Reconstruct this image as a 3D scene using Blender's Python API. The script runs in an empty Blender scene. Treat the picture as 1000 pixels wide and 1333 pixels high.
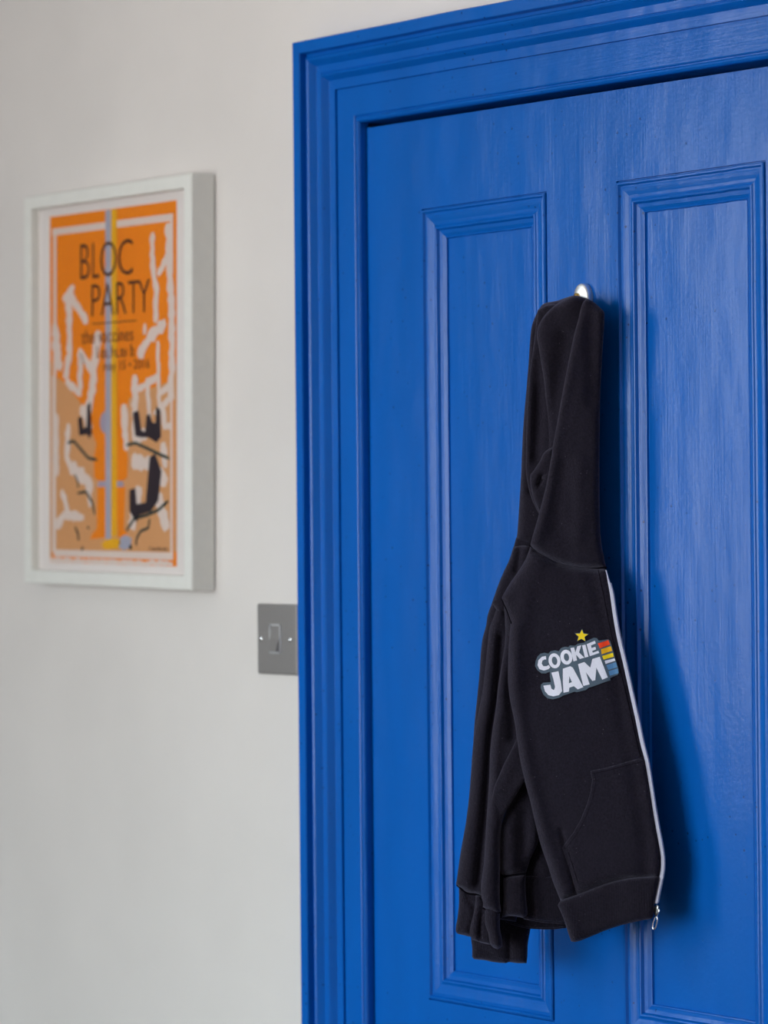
import bpy, bmesh, math, random
import numpy as np
from mathutils import Vector, Matrix, noise
from mathutils.geometry import delaunay_2d_cdt
random.seed(4)
SC = bpy.context.scene
COL = SC.collection

# ------------------------------------------------------------------ camera
F_PX, TH, PI_, RO = 4073.09, 0.9175584, 0.0069273, -0.0094330
CAM = Vector((2.8795, -2.1900, 1.51585))
_d = Vector((-math.sin(TH)*math.cos(PI_), math.cos(TH)*math.cos(PI_), math.sin(PI_)))
_r = Vector((math.cos(TH), math.sin(TH), 0)); _u = _r.cross(_d)
CR = _r*math.cos(RO) + _u*math.sin(RO); CU = -_r*math.sin(RO) + _u*math.cos(RO); CD = _d
cd = bpy.data.cameras.new('camera'); cam = bpy.data.objects.new('camera', cd); COL.objects.link(cam)
cd.sensor_fit = 'VERTICAL'; cd.sensor_height = 36.0; cd.lens = F_PX*36/1333
cam.matrix_world = Matrix(((CR.x, CU.x, -CD.x, CAM.x), (CR.y, CU.y, -CD.y, CAM.y), (CR.z, CU.z, -CD.z, CAM.z), (0, 0, 0, 1)))
cd.dof.use_dof = True; cd.dof.focus_distance = 3.25; cd.dof.aperture_fstop = 4.6
cd.clip_start = 0.05
SC.camera = cam

# ------------------------------------------------------------------ daylight
WORLD_STRENGTH = 14.0
w = bpy.data.worlds.new('overcast_sky'); SC.world = w; w.use_nodes = True
wn = w.node_tree.nodes; wl = w.node_tree.links
bg = wn['Background']; bg.inputs[1].default_value = WORLD_STRENGTH
tc = wn.new('ShaderNodeTexCoord'); sp = wn.new('ShaderNodeSeparateXYZ'); rp = wn.new('ShaderNodeValToRGB')
wl.new(tc.outputs['Generated'], sp.inputs[0]); wl.new(sp.outputs['Z'], rp.inputs[0]); wl.new(rp.outputs[0], bg.inputs[0])
rp.color_ramp.elements[0].position = 0.0; rp.color_ramp.elements[0].color = (0.55, 0.56, 0.56, 1)
rp.color_ramp.elements[1].position = 0.35; rp.color_ramp.elements[1].color = (0.72, 0.91, 1.0, 1)
def portal(name, loc, direction, sx, sy):
    l = bpy.data.lights.new(name, 'AREA'); l.shape = 'RECTANGLE'; l.size = sx; l.size_y = sy
    l.cycles.is_portal = True
    o = bpy.data.objects.new(name, l); COL.objects.link(o); o.location = loc
    o.rotation_euler = Vector(direction).to_track_quat('-Z', 'Z').to_euler()
ROOM = dict(x0=-1.0, x1=4.0, y0=-4.2, h=2.75)
WIN1 = dict(a0=-2.45, a1=-1.55, z0=1.10, z1=2.40)       # in the left wall, range of Y
FILL_WIN = dict(a0=-0.9, a1=1.3, z0=0.60, z1=2.45)           # added behind the camera to fill the shadows, range of X
portal('window_daylight', (ROOM['x0']-.16, (WIN1['a0']+WIN1['a1'])/2, (WIN1['z0']+WIN1['z1'])/2), (1, 0, 0), WIN1['a1']-WIN1['a0'], WIN1['z1']-WIN1['z0'])
portal('window_daylight', ((FILL_WIN['a0']+FILL_WIN['a1'])/2, ROOM['y0']-.16, (FILL_WIN['z0']+FILL_WIN['z1'])/2), (0, 1, 0), FILL_WIN['a1']-FILL_WIN['a0'], FILL_WIN['z1']-FILL_WIN['z0'])  # portal of the added fill opening
vs = SC.view_settings
vs.view_transform = 'Standard'; vs.look = 'None'; vs.gamma = 1.0; vs.exposure = 0.0; vs.use_curve_mapping = False

# ------------------------------------------------------------------ materials
def mat(name, col, rough=.5, metal=0., spec=.5, coat=0., sheen=0., build=None):
    m = bpy.data.materials.new(name); m.use_nodes = True
    b = m.node_tree.nodes['Principled BSDF']
    b.inputs['Base Color'].default_value = (*col, 1); b.inputs['Roughness'].default_value = rough
    b.inputs['Metallic'].default_value = metal; b.inputs['Specular IOR Level'].default_value = spec
    b.inputs['Coat Weight'].default_value = coat; b.inputs['Coat Roughness'].default_value = .12
    if sheen:
        b.inputs['Sheen Weight'].default_value = sheen; b.inputs['Sheen Roughness'].default_value = .45
        b.inputs['Sheen Tint'].default_value = (.75, .72, 1, 1)
    if build: build(m.node_tree, b, col)
    return m
def nd(t, kind, **kw):
    n = t.nodes.new(kind)
    for k, v in kw.items(): setattr(n, k, v)
    return n
def tex_noise(t, scale_vec, scale, detail=3, dist=0.):
    c = nd(t, 'ShaderNodeTexCoord'); mp = nd(t, 'ShaderNodeMapping'); mp.inputs['Scale'].default_value = scale_vec
    n = nd(t, 'ShaderNodeTexNoise'); n.inputs['Scale'].default_value = scale; n.inputs['Detail'].default_value = detail
    n.inputs['Distortion'].default_value = dist
    t.links.new(c.outputs['Object'], mp.inputs[0]); t.links.new(mp.outputs[0], n.inputs[0]); return n
def bump(t, b, srcs):
    prev = None
    for out, strength, dist in srcs:
        bn = nd(t, 'ShaderNodeBump'); bn.inputs['Strength'].default_value = strength; bn.inputs['Distance'].default_value = dist
        t.links.new(out, bn.inputs['Height'])
        if prev: t.links.new(prev.outputs[0], bn.inputs['Normal'])
        prev = bn
    t.links.new(prev.outputs[0], b.inputs['Normal'])
def ramp(t, out, stops):
    r = nd(t, 'ShaderNodeValToRGB'); e = r.color_ramp.elements
    e[0].position, e[0].color = stops[0][0], (*stops[0][1], 1); e[1].position, e[1].color = stops[-1][0], (*stops[-1][1], 1)
    for p, c in stops[1:-1]: q = e.new(p); q.color = (*c, 1)
    t.links.new(out, r.inputs[0]); return r
def mul(c, k): return tuple(min(1, x*k) for x in c)
def paint_nodes(vertical):
    def f(t, b, col):
        sv = (1, 1, .035) if vertical else (.035, 1, 1)
        st = tex_noise(t, sv, 420, 3, .3)                  # brush marks
        peel = tex_noise(t, (1, 1, 1), 160, 2)
        wavy = tex_noise(t, (1, 1, .4), 14, 2)
        c = nd(t, 'ShaderNodeTexCoord'); vo = nd(t, 'ShaderNodeTexVoronoi'); vo.inputs['Scale'].default_value = 75
        t.links.new(c.outputs['Object'], vo.inputs[0])
        gate = tex_noise(t, (1, 1, 1), 6, 3)
        gr = ramp(t, gate.outputs[0], [(.45, (0, 0, 0)), (.62, (1, 1, 1))])
        pit = nd(t, 'ShaderNodeMath', operation='LESS_THAN'); t.links.new(vo.outputs['Distance'], pit.inputs[0]); pit.inputs[1].default_value = .10
        pg = nd(t, 'ShaderNodeMath', operation='MULTIPLY'); t.links.new(pit.outputs[0], pg.inputs[0]); t.links.new(gr.outputs[0], pg.inputs[1])
        inv = nd(t, 'ShaderNodeMath', operation='SUBTRACT'); inv.inputs[0].default_value = 1; t.links.new(pg.outputs[0], inv.inputs[1])
        bump(t, b, [(wavy.outputs[0], .6, .005), (st.outputs[0], .19, .0010), (peel.outputs[0], .20, .0010), (inv.outputs[0], .8, .0010)])
        cr = ramp(t, tex_noise(t, (1, 1, .25), 9, 4).outputs[0], [(.3, mul(col, .93)), (.7, mul(col, 1.07))])
        mx = nd(t, 'ShaderNodeMix', data_type='RGBA'); t.links.new(cr.outputs[0], mx.inputs[6]); mx.inputs[7].default_value = (*mul(col, .4), 1)
        t.links.new(pg.outputs[0], mx.inputs[0]); t.links.new(mx.outputs[2], b.inputs['Base Color'])
    return f
BLUE = (.0003, .110, .485)
M = {}
M['paint_v'] = mat('blue_gloss_paint_vertical', BLUE, .27, spec=.33, build=paint_nodes(True))
M['paint_h'] = mat('blue_gloss_paint_horizontal', BLUE, .27, spec=.33, build=paint_nodes(False))
def plaster(t, b, col):
    n1 = tex_noise(t, (1, 1, 1), 260, 3); n2 = tex_noise(t, (1, 1, 1), 5, 3)
    bump(t, b, [(n2.outputs[0], .25, .01), (n1.outputs[0], .12, .0007)])
    t.links.new(ramp(t, n2.outputs[0], [(.3, mul(col, .97)), (.7, mul(col, 1.03))]).outputs[0], b.inputs['Base Color'])
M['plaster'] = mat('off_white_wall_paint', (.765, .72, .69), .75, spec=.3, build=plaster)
M['ceiling'] = mat('white_ceiling_paint', (.86, .82, .79), .85, spec=.2, build=plaster)
def boards(t, b, col):
    n = tex_noise(t, (1, .08, 1), 30, 4)
    t.links.new(ramp(t, n.outputs[0], [(.3, mul(col, .7)), (.7, mul(col, 1.25))]).outputs[0], b.inputs['Base Color'])
M['dark_wall'] = mat('deep_grey_wall_paint', (.10, .105, .12), .7, spec=.3, build=plaster)  # unseen wall, darkened so the glossy door reflects little
M['floor'] = mat('oak_floor_boards', (.12, .075, .045), .45, build=boards)
def subtle(sc, amt, bs, bd):
    def f(t, b, col):
        n = tex_noise(t, (1, 1, 1), sc, 3)
        t.links.new(ramp(t, n.outputs[0], [(.3, mul(col, 1-amt)), (.7, mul(col, 1+amt))]).outputs[0], b.inputs['Base Color'])
        bump(t, b, [(n.outputs[0], bs, bd)])
    return f
M['white_wood'] = mat('white_painted_wood', (.81, .80, .755), .5, build=subtle(60, .02, .1, .001))
M['mount'] = mat('white_mount_card', (.87, .80, .77), .9, spec=.1, build=subtle(300, .015, .05, .0003))
M['steel'] = mat('brushed_steel', (.32, .30, .29), .45, metal=.45, build=subtle(400, .04, .05, .0002))
M['pale_steel'] = mat('pale_polished_steel', (.72, .72, .74), .3, metal=.3, build=subtle(200, .01, .02, .0002))
M['chrome'] = mat('polished_chrome', (.86, .87, .88), .16, metal=1, build=subtle(200, .01, .02, .0002))
M['porcelain'] = mat('bright_nickel_plate', (.97, .96, .94), .33, metal=.85, build=subtle(100, .01, .02, .0002))
M['brass'] = mat('brass', (.62, .42, .12), .3, metal=1, build=subtle(300, .05, .05, .0002))
M['dull_metal'] = mat('nickel_zip_metal', (.50, .50, .50), .3, metal=1, build=subtle(500, .06, .05, .0002))
M['tape'] = mat('white_zip_tape', (.52, .52, .66), .8, build=subtle(900, .05, .2, .0003))
M['teeth'] = mat('pale_zip_teeth', (.58, .59, .70), .5, build=subtle(900, .05, .1, .0002))
NAVY = (.0128, .0104, .0180)
def cloth_nodes(rib):
    def f(t, b, col):
        c = nd(t, 'ShaderNodeTexCoord')
        vo = nd(t, 'ShaderNodeTexVoronoi'); vo.inputs['Scale'].default_value = 230; t.links.new(c.outputs['Object'], vo.inputs[0])
        lt = nd(t, 'ShaderNodeMath', operation='LESS_THAN'); t.links.new(vo.outputs['Distance'], lt.inputs[0]); lt.inputs[1].default_value = .075
        sepc = nd(t, 'ShaderNodeSeparateColor'); t.links.new(vo.outputs['Color'], sepc.inputs[0])
        few = nd(t, 'ShaderNodeMath', operation='LESS_THAN'); t.links.new(sepc.outputs[0], few.inputs[0]); few.inputs[1].default_value = .13
        lint = nd(t, 'ShaderNodeMath', operation='MULTIPLY'); t.links.new(lt.outputs[0], lint.inputs[0]); t.links.new(few.outputs[0], lint.inputs[1])
        n = tex_noise(t, (1, 1, 1), 800, 3); n2 = tex_noise(t, (1, 1, 1), 420, 4)
        cr = ramp(t, n2.outputs[0], [(.3, mul(col, .70)), (.7, mul(col, 1.30))])
        mx = nd(t, 'ShaderNodeMix', data_type='RGBA'); t.links.new(cr.outputs[0], mx.inputs[6]); mx.inputs[7].default_value = (.16, .15, .19, 1)
        t.links.new(lint.outputs[0], mx.inputs[0]); t.links.new(mx.outputs[2], b.inputs['Base Color'])
        src = [(n2.outputs[0], .4, .0016), (n.outputs[0], .7, .0010)]
        if rib:
            wv = nd(t, 'ShaderNodeTexWave'); wv.inputs['Scale'].default_value = 150; wv.inputs['Distortion'].default_value = 1.2; wv.bands_direction = 'X'
            t.links.new(c.outputs['Object'], wv.inputs[0]); src.append((wv.outputs[0], .25, .0008))
        bump(t, b, src)
    return f
M['cloth'] = mat('navy_sweatshirt_fleece', NAVY, .95, spec=.12, sheen=.24, build=cloth_nodes(False))
M['ribbing'] = mat('navy_rib_knit', mul(NAVY, .95), .95, spec=.12, sheen=.2, build=cloth_nodes(True))
M['seam'] = mat('dark_seam_thread', mul(NAVY, .3), 1.0, spec=.02, build=subtle(900, .1, .2, .0003))
def ink(name, col): return mat(name, col, .6, spec=.25, build=subtle(700, .03, .04, .0002))
M['i_orange'] = ink('orange_ink', (.98, .26, .003)); M['i_tan'] = ink('tan_ink', (.74, .36, .15)); M['i_white'] = ink('paper_white', (.82, .67, .60))
M['i_black'] = ink('dark_brown_ink', (.030, .018, .026)); M['i_green'] = ink('dark_green_ink', (.030, .050, .042)); M['i_grey'] = ink('grey_blue_ink', (.42, .42, .52))
M['i_yellow'] = ink('yellow_ink', (.92, .46, .01)); M['i_lilac'] = ink('lilac_ink', (.42, .36, .46)); M['i_text'] = ink('dark_poster_text_ink', (.085, .028, .012))
M['p_white'] = ink('white_print', (.80, .80, .92)); M['p_slate'] = ink('slate_print', (.075, .11, .155)); M['p_yellow'] = ink('yellow_print', (.95, .70, .01))
M['p_red'] = ink('red_print', (.95, .06, .012)); M['p_amber'] = ink('amber_print', (.90, .47, .01)); M['p_blue'] = ink('blue_print', (.10, .26, .50))
def glass_mat(name, fac_boost):
    m = bpy.data.materials.new(name); m.use_nodes = True; t = m.node_tree; t.nodes.clear()
    o = nd(t, 'ShaderNodeOutputMaterial'); mx = nd(t, 'ShaderNodeMixShader'); tr = nd(t, 'ShaderNodeBsdfTransparent'); gl = nd(t, 'ShaderNodeBsdfGlossy')
    gl.inputs['Roughness'].default_value = .03; lw = nd(t, 'ShaderNodeLayerWeight'); p5 = nd(t, 'ShaderNodeMath', operation='POWER'); p5.inputs[1].default_value = 5; lw.inputs[0].default_value = .5
    mm = nd(t, 'ShaderNodeMath', operation='MULTIPLY_ADD'); mm.inputs[1].default_value = .96*fac_boost; mm.inputs[2].default_value = .04*fac_boost
    t.links.new(lw.outputs['Facing'], p5.inputs[0]); t.links.new(p5.outputs[0], mm.inputs[0]); t.links.new(mm.outputs[0], mx.inputs[0]); t.links.new(tr.outputs[0], mx.inputs[1]); t.links.new(gl.outputs[0], mx.inputs[2]); t.links.new(mx.outputs[0], o.inputs[0])
    return m
M['glass'] = glass_mat('clear_glass', 1.0)

# ------------------------------------------------------------------ helpers
def link_mesh(name, me, m, parent=None, smooth=False):
    o = bpy.data.objects.new(name, me); COL.objects.link(o)
    if m: me.materials.append(m)
    if smooth:
        for p in me.polygons: p.use_smooth = True
    if parent: o.parent = parent
    return o
def from_bm(name, bm, m, parent=None, smooth=False, weld=False):
    if weld: bmesh.ops.remove_doubles(bm, verts=bm.verts, dist=1e-6)
    bmesh.ops.recalc_face_normals(bm, faces=bm.faces)
    me = bpy.data.meshes.new(name); bm.to_mesh(me); bm.free()
    return link_mesh(name, me, m, parent, smooth)
def box(bm, x0, x1, y0, y1, z0, z1):
    v = [bm.verts.new((x, y, z)) for x in (x0, x1) for y in (y0, y1) for z in (z0, z1)]
    for f in ((0, 1, 3, 2), (4, 6, 7, 5), (0, 4, 5, 1), (2, 3, 7, 6), (0, 2, 6, 4), (1, 5, 7, 3)): bm.faces.new([v[i] for i in f])
    return v
def bevel_box(x0, x1, y0, y1, z0, z1, r=.002, seg=2):
    bm = bmesh.new(); box(bm, x0, x1, y0, y1, z0, z1)
    if r: bmesh.ops.bevel(bm, geom=bm.edges[:], offset=r, segments=seg, affect='EDGES', profile=.5)
    return bm
def tag(o, label=None, cat=None, group=None, kind=None):
    for k, v in (('label', label), ('category', cat), ('group', group), ('kind', kind)):
        if v: o[k] = v
    return o
def empty(name, loc=(0, 0, 0)):
    o = bpy.data.objects.new(name, None); COL.objects.link(o); o.location = loc; o.empty_display_size = .05; return o
def child(o, parent):                     # parent while keeping the world position (parents are only translated)
    o.parent = parent; o.matrix_parent_inverse = Matrix.Translation(-Vector(parent.location)); return o
def loft(bm, rings, closed=True, caps=True):
    vs_ = [[bm.verts.new(p) for p in r] for r in rings]; n = len(rings[0])
    for a, b in zip(vs_, vs_[1:]):
        for i in range(n if closed else n-1):
            j = (i+1) % n; bm.faces.new((a[i], a[j], b[j], b[i]))
    if caps: bm.faces.new(vs_[0]); bm.faces.new(list(reversed(vs_[-1])))
    return vs_
def tube(bm, pts, rad, n=8, closed=False):
    pts = [Vector(p) for p in pts]; rings = []
    for i, p in enumerate(pts):
        a = pts[i-1] if (i > 0 or closed) else p; b = pts[(i+1) % len(pts)] if (i < len(pts)-1 or closed) else p
        t = (b-a).normalized(); s = t.cross(Vector((0, -1, .15))).normalized(); q = s.cross(t)
        rr = rad[i] if isinstance(rad, (list, tuple)) else rad
        rings.append([p + (s*math.cos(k*2*math.pi/n) + q*math.sin(k*2*math.pi/n))*rr for k in range(n)])
    if closed: rings.append(rings[0])
    loft(bm, rings, True, not closed)
def at(x, y, p):
    """the point seen at photograph pixel (x, y) that stands p metres proud of the plaster"""
    D = CR*((x-500)/F_PX) - CU*((y-666.5)/F_PX) + CD
    return CAM + D*((-p-CAM.y)/D.y)

# ------------------------------------------------------------------ the room
R = ROOM
EDGE, HEADZ, SL = -.0048, 1.9915, -.016      # opening edge, its head height, the old frame's slope
DW = .762                                    # door width
def wall_with_hole(name, m, axis, pos, th, a0, a1, h, ha0, ha1, hz0, hz1):
    bm = bmesh.new()
    def b(u0, u1, z0, z1):
        if u1-u0 < 1e-6 or z1-z0 < 1e-6: return
        if axis == 'y': box(bm, u0, u1, *sorted((pos, pos+th)), z0, z1)
        else: box(bm, *sorted((pos, pos+th)), u0, u1, z0, z1)
    b(a0, ha0, 0, h); b(ha1, a1, 0, h); b(ha0, ha1, hz1, h); b(ha0, ha1, 0, hz0)
    return tag(from_bm(name, bm, m), kind='structure')
wall_with_hole('wall_back', M['plaster'], 'y', 0, .16, R['x0'], R['x1'], R['h'], -.035, DW+.022, 0, 2.02)
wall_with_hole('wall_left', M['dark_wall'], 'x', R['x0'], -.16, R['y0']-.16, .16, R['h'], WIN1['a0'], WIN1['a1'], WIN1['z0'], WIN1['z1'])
wall_with_hole('wall_front', M['plaster'], 'y', R['y0'], -.16, R['x0'], R['x1'], R['h'], FILL_WIN['a0'], FILL_WIN['a1'], FILL_WIN['z0'], FILL_WIN['z1'])
bm = bmesh.new(); box(bm, R['x1'], R['x1']+.16, R['y0']-.16, .16, 0, R['h']); tag(from_bm('wall_right', bm, M['plaster']), kind='structure')
bm = bmesh.new(); box(bm, R['x0']-.16, R['x1']+.16, R['y0']-.16, 1.05, -.1, 0); tag(from_bm('floor', bm, M['floor']), kind='structure')
bm = bmesh.new(); box(bm, R['x0']-.16, R['x1']+.16, R['y0']-.16, .16, R['h'], R['h']+.1); tag(from_bm('ceiling', bm, M['ceiling']), kind='structure')
def window(n, axis, pos, W):
    root = empty('window_%d' % n, (pos, (W['a0']+W['a1'])/2, W['z0']) if axis == 'x' else ((W['a0']+W['a1'])/2, pos, W['z0']))
    tag(root, kind='structure')
    def piece(nm, m, u0, u1, z0, z1, d0, d1):
        bm = bmesh.new()
        if axis == 'x': box(bm, pos+d0, pos+d1, u0, u1, z0, z1)
        else: box(bm, u0, u1, pos+d0, pos+d1, z0, z1)
        child(from_bm(nm, bm, m), root)
    a0, a1, z0, z1 = W['a0'], W['a1'], W['z0'], W['z1']; f = .05
    for q in ((a0, a0+f, z0, z1), (a1-f, a1, z0, z1), (a0+f, a1-f, z0, z0+f), (a0+f, a1-f, z1-f, z1)): piece('window_frame', M['white_wood'], *q, -.11, -.05)
    mz = (z0+z1)/2; ma = (a0+a1)/2
    piece('meeting_rail', M['white_wood'], a0+f, a1-f, mz-.02, mz+.02, -.10, -.06)
    for s in ((z0+f, mz-.02), (mz+.02, z1-f)):
        piece('pane', M['glass'], a0+f, a1-f, *s, -.083, -.079)
bm = bmesh.new()
for q in ((-.5, 1.3, 1.0, 1.05, 0, 2.75), (-.5, -.45, .16, 1.0, 0, 2.75), (1.25, 1.3, .16, 1.0, 0, 2.75), (-.5, 1.3, .16, 1.05, 2.7, 2.75)): box(bm, *q)
tag(from_bm('wall_passage', bm, M['plaster']), kind='structure')      # unseen shell added to block sky light at the head gap
window(1, 'x', R['x0'], WIN1); window(2, 'y', R['y0'], FILL_WIN)  # the second window is an addition, there only for fill light

# baseboards
def skirting(name, x0, x1):
    bm = bmesh.new(); prof = [(0, 0), (.018, 0), (.018, .11), (.014, .125), (.010, .13), (.008, .145), (0, .15)]
    loft(bm, [[(x, -a, b) for a, b in prof] for x in (x0, x1)])
    tag(from_bm(name, bm, M['white_wood']), kind='structure')
skirting('baseboard_left', R['x0'], EDGE-.105); skirting('baseboard_right', DW+.11, R['x1'])

# ------------------------------------------------------------------ door casing (architrave) swept round the opening
PROF = [(0, .000), (0, .0115), (.0008, .0135), (.0026, .0150), (.0046, .0148), (.0058, .0134), (.0062, .0118), (.0074, .0118), (.0080, .0136), (.0092, .0142),
        (.0408, .0142), (.0410, .0126), (.0420, .0126), (.0422, .0166), (.0530, .0171), (.0576, .0234), (.0590, .0248), (.0603, .0246), (.0610, .0234), (.0614, .0202), (.0630, .0200), (.0634, .0211),
        (.0716, .0215), (.0776, .0288), (.0795, .0300), (.0812, .0298), (.0824, .0284), (.0830, .0252),
        (.0868, .0250), (.0872, .0340), (.0880, .0350), (.1000, .0352), (.1014, .0344), (.1020, .0330), (.1020, 0)]
def wob(s, k): return (noise.noise(Vector((s*9, k*3.7, 0))) * .0007)
casing = empty('trim_1', (EDGE, 0, 0)); tag(casing, kind='structure')
head_z = lambda X, a: HEADZ + a + SL*X
def casing_piece(nm, kind):
    bm = bmesh.new(); rings = []
    if kind == 'head':
        N = 28
        for i in range(N+1):
            rr = []
            for a, p in PROF:
                x0, x1 = EDGE-a, DW-.0075+a; X = x0 + (x1-x0)*i/N
                k = wob(X, 9)*(1.6 if a > .086 else .6)
                rr.append((X, -p, head_z(X, a) + k))
            rings.append(rr)
    else:
        N = 40
        for i in range(N+1):
            rr = []
            for a, p in PROF:
                X = (EDGE-a) if kind == 'left' else (DW-.0075+a)
                z1 = head_z(X, a); z = z1*i/N; k = wob(z, 2)*.4*(0 if i == N else 1)
                rr.append((X+k, -p, z))
            rings.append(rr)
    loft(bm, rings, False, False)
    return child(from_bm(nm, bm, M['paint_h'] if kind == 'head' else M['paint_v']), casing)
for k in ('left', 'head', 'right'): casing_piece('architrave', k)
# jamb lining and door stop behind
jx0, jx1 = EDGE, DW-.0075
for nm, q in (('jamb', (jx0-.03, jx0, -.010, .16, 0, HEADZ-.012)), ('jamb', (jx1, jx1+.028, -.010, .16, 0, HEADZ-.02)), ('door_stop', (jx0, jx0+.013, .037, .05, 0, HEADZ-.013)), ('door_stop', (jx1-.013, jx1, .037, .05, 0, HEADZ-.03))):
    bm = bmesh.new(); box(bm, *q); child(from_bm(nm, bm, M['paint_v']), casing)
bm = bmesh.new(); v = box(bm, jx0-.03, jx1+.028, -.010, .16, HEADZ, 2.02)
for q in v:
    if q.co.z < 2.01: q.co.z = head_z(q.co.x, 0)
child(from_bm('head_jamb', bm, M['paint_h']), casing)
bm = bmesh.new(); box(bm, jx0+.0135, jx1-.0135, .037, .05, HEADZ-.045, HEADZ-.013); child(from_bm('door_stop', bm, M['paint_h']), casing)

# ------------------------------------------------------------------ door leaf
D0, FACE = -.0035, -.004          # left edge X, front face Y
DT, BOT = .040, .006
door = empty('door_1', (D0, FACE, BOT)); tag(door, kind='structure')
X1a, X1b, X2a, X2b = .0985, .3165, .4290, .6510
ZT0, ZT1 = .9895, 1.8825
LZ0, LZ1 = .235, .790
DR = D0+DW-.0035
topz = lambda X: 1.9855 + SL*X
def leaf(nm, m, x0, x1, z0, z1, slope=False):
    bm = bmesh.new(); v = box(bm, x0, x1, FACE, FACE+DT, z0, z1)
    if slope:
        for q in v:
            if q.co.z > z1-.001: q.co.z = topz(q.co.x)
    bmesh.ops.bevel(bm, geom=[e for e in bm.edges if all(abs(q.co.y-FACE) < 1e-5 for q in e.verts) and (abs(e.verts[0].co.x-D0) < 1e-4 and abs(e.verts[1].co.x-D0) < 1e-4 or slope and min(q.co.z for q in e.verts) > 1.95)], offset=.0012, segments=2, affect='EDGES')
    return child(from_bm(nm, bm, m), door)
leaf('stile', M['paint_v'], D0, X1a, BOT, 2, True); leaf('stile', M['paint_v'], X2b, DR, BOT, 2, True)
leaf('top_rail', M['paint_v'], X1a, X2b, ZT1, 2, True)
leaf('lock_rail', M['paint_h'], X1a, X2b, LZ1, ZT0); leaf('bottom_rail', M['paint_h'], X1a, X2b, BOT, LZ0)
leaf('muntin', M['paint_v'], X1b, X2a, ZT0, ZT1); leaf('muntin', M['paint_v'], X1b, X2a, LZ0, LZ1)
# planted moulding: u runs from the framing edge into the panel, h is height over the door face
MP = [(0, -.004), (0, -.0034), (.0013, -.0034), (.0017, .0010), (.0028, .0022), (.0044, .0022), (.0052, .0008), (.0060, -.0006), (.0072, -.0006), (.0090, -.0004), (.0120, -.0012),
      (.0160, -.0026), (.0190, -.0032), (.0208, -.0026), (.0220, -.0014), (.0232, -.0010), (.0244, -.0014), (.0252, -.0030), (.0260, -.0048), (.0300, -.0060), (.0332, -.0078), (.0340, -.0072), (.0350, -.0076), (.0358, -.0108)]
def panel(x0, x1, z0, z1):
    bm = bmesh.new(); box(bm, x0, x1, FACE+.0102, FACE+.022, z0, z1); child(from_bm('panel', bm, M['paint_v']), door)
    for side in range(4):
        bm = bmesh.new(); N = 24; rings = []
        for i in range(N+1):
            rr = []
            for u, h in MP:
                a, b = (x0+u, x1-u), (z0+u, z1-u); t = i/N
                k = 0 if i in (0, N) else noise.noise(Vector((t*14, side*5+x0*20, 1)))*.0005
                if side == 0: P = (a[0]+k, FACE-h, b[0]+(b[1]-b[0])*t)
                elif side == 1: P = (a[1]+k, FACE-h, b[0]+(b[1]-b[0])*t)
                elif side == 2: P = (a[0]+(a[1]-a[0])*t, FACE-h, b[1]+k)
                else: P = (a[0]+(a[1]-a[0])*t, FACE-h, b[0]+k)
                rr.append(P)
            rings.append(rr)
        loft(bm, rings, False, False)
        child(from_bm('moulding', bm, M['paint_v'] if side < 2 else M['paint_h']), door)
for a, b in ((X1a, X1b), (X2a, X2b)):
    panel(a, b, ZT0, ZT1); panel(a, b, LZ0, LZ1)

# ------------------------------------------------------------------ light switch
sw = empty('light_switch', (-.191, 0, 1.390))
tag(sw, 'square brushed steel light switch plate on the white wall beside the blue door frame', 'light switch')
child(from_bm('switch_plate', bevel_box(-.2317, -.1490, -.0050, 0, 1.3475, 1.4325, .0022, 3), M['steel'], smooth=False), sw)
fr = bmesh.new(); cx, cz = -.1930, 1.3905
for q in ((cx-.0115, cx-.0098, cz-.0175, cz+.0175), (cx+.0098, cx+.0115, cz-.0175, cz+.0175), (cx-.0115, cx+.0115, cz+.0158, cz+.0175), (cx-.0115, cx+.0115, cz-.0175, cz-.0158)):
    box(fr, q[0], q[1], -.0062, -.0045, q[2], q[3])
child(from_bm('rocker_surround', fr, M['pale_steel']), sw)
rk = bmesh.new(); rings = []
for x in (cx-.0095, cx+.0095):
    rings.append([(x, -.0045, cz-.0155), (x, -.0115, cz-.0145), (x, -.0100, cz-.008), (x, -.0070, cz), (x, -.0056, cz+.008), (x, -.0050, cz+.0155), (x, -.0045, cz+.0155)])
loft(rk, rings); rko = child(from_bm('rocker', rk, M['steel']), sw)
for X in (-.2233, -.1628):
    bm = bmesh.new(); bmesh.ops.create_uvsphere(bm, u_segments=16, v_segments=8, radius=.0030, matrix=Matrix.Translation((X, -.0048, 1.390)) @ Matrix.Diagonal((1, .5, 1, 1)))
    box(bm, X-.0004, X+.0004, -.0066, -.0060, 1.3875, 1.3925)
    child(from_bm('screw', bm, M['chrome'], smooth=True), sw)

# ------------------------------------------------------------------ framed poster (hangs a little crooked)
FW, FH, FD = .400, .514, .036
pic = empty('framed_poster', (-.5265, 0, 1.4515))
tag(pic, 'white box framed orange gig poster hanging on the off-white wall', 'framed picture')
pic.rotation_euler = (0, .016, 0)
def pchild(o, parent=None): o.parent = parent or pic; return o
def frame_piece(side):
    # profile: w inward from the outer edge, d = height over the wall
    pf = [(0, .002), (0, FD-.0015), (.0012, FD), (.0165, FD), (.0175, FD-.001), (.0175, .0245), (.0175, .002)]
    x0, x1, z0, z1 = -FW/2, FW/2, 0, FH; rings = []
    for e in (0, 1):
        rr = []
        for w_, d in pf:
            X = (x0+w_, x1-w_); Z = (z0+w_, z1-w_)
            P = {0: (X[0], Z[e]), 1: (X[1], Z[e]), 2: (X[e], Z[0]), 3: (X[e], Z[1])}[side]
            rr.append((P[0], -d, P[1]))
        rings.append(rr)
    bm = bmesh.new(); loft(bm, rings); return pchild(from_bm('frame_rail', bm, M['white_wood']))
for s in range(4): frame_piece(s)
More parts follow.
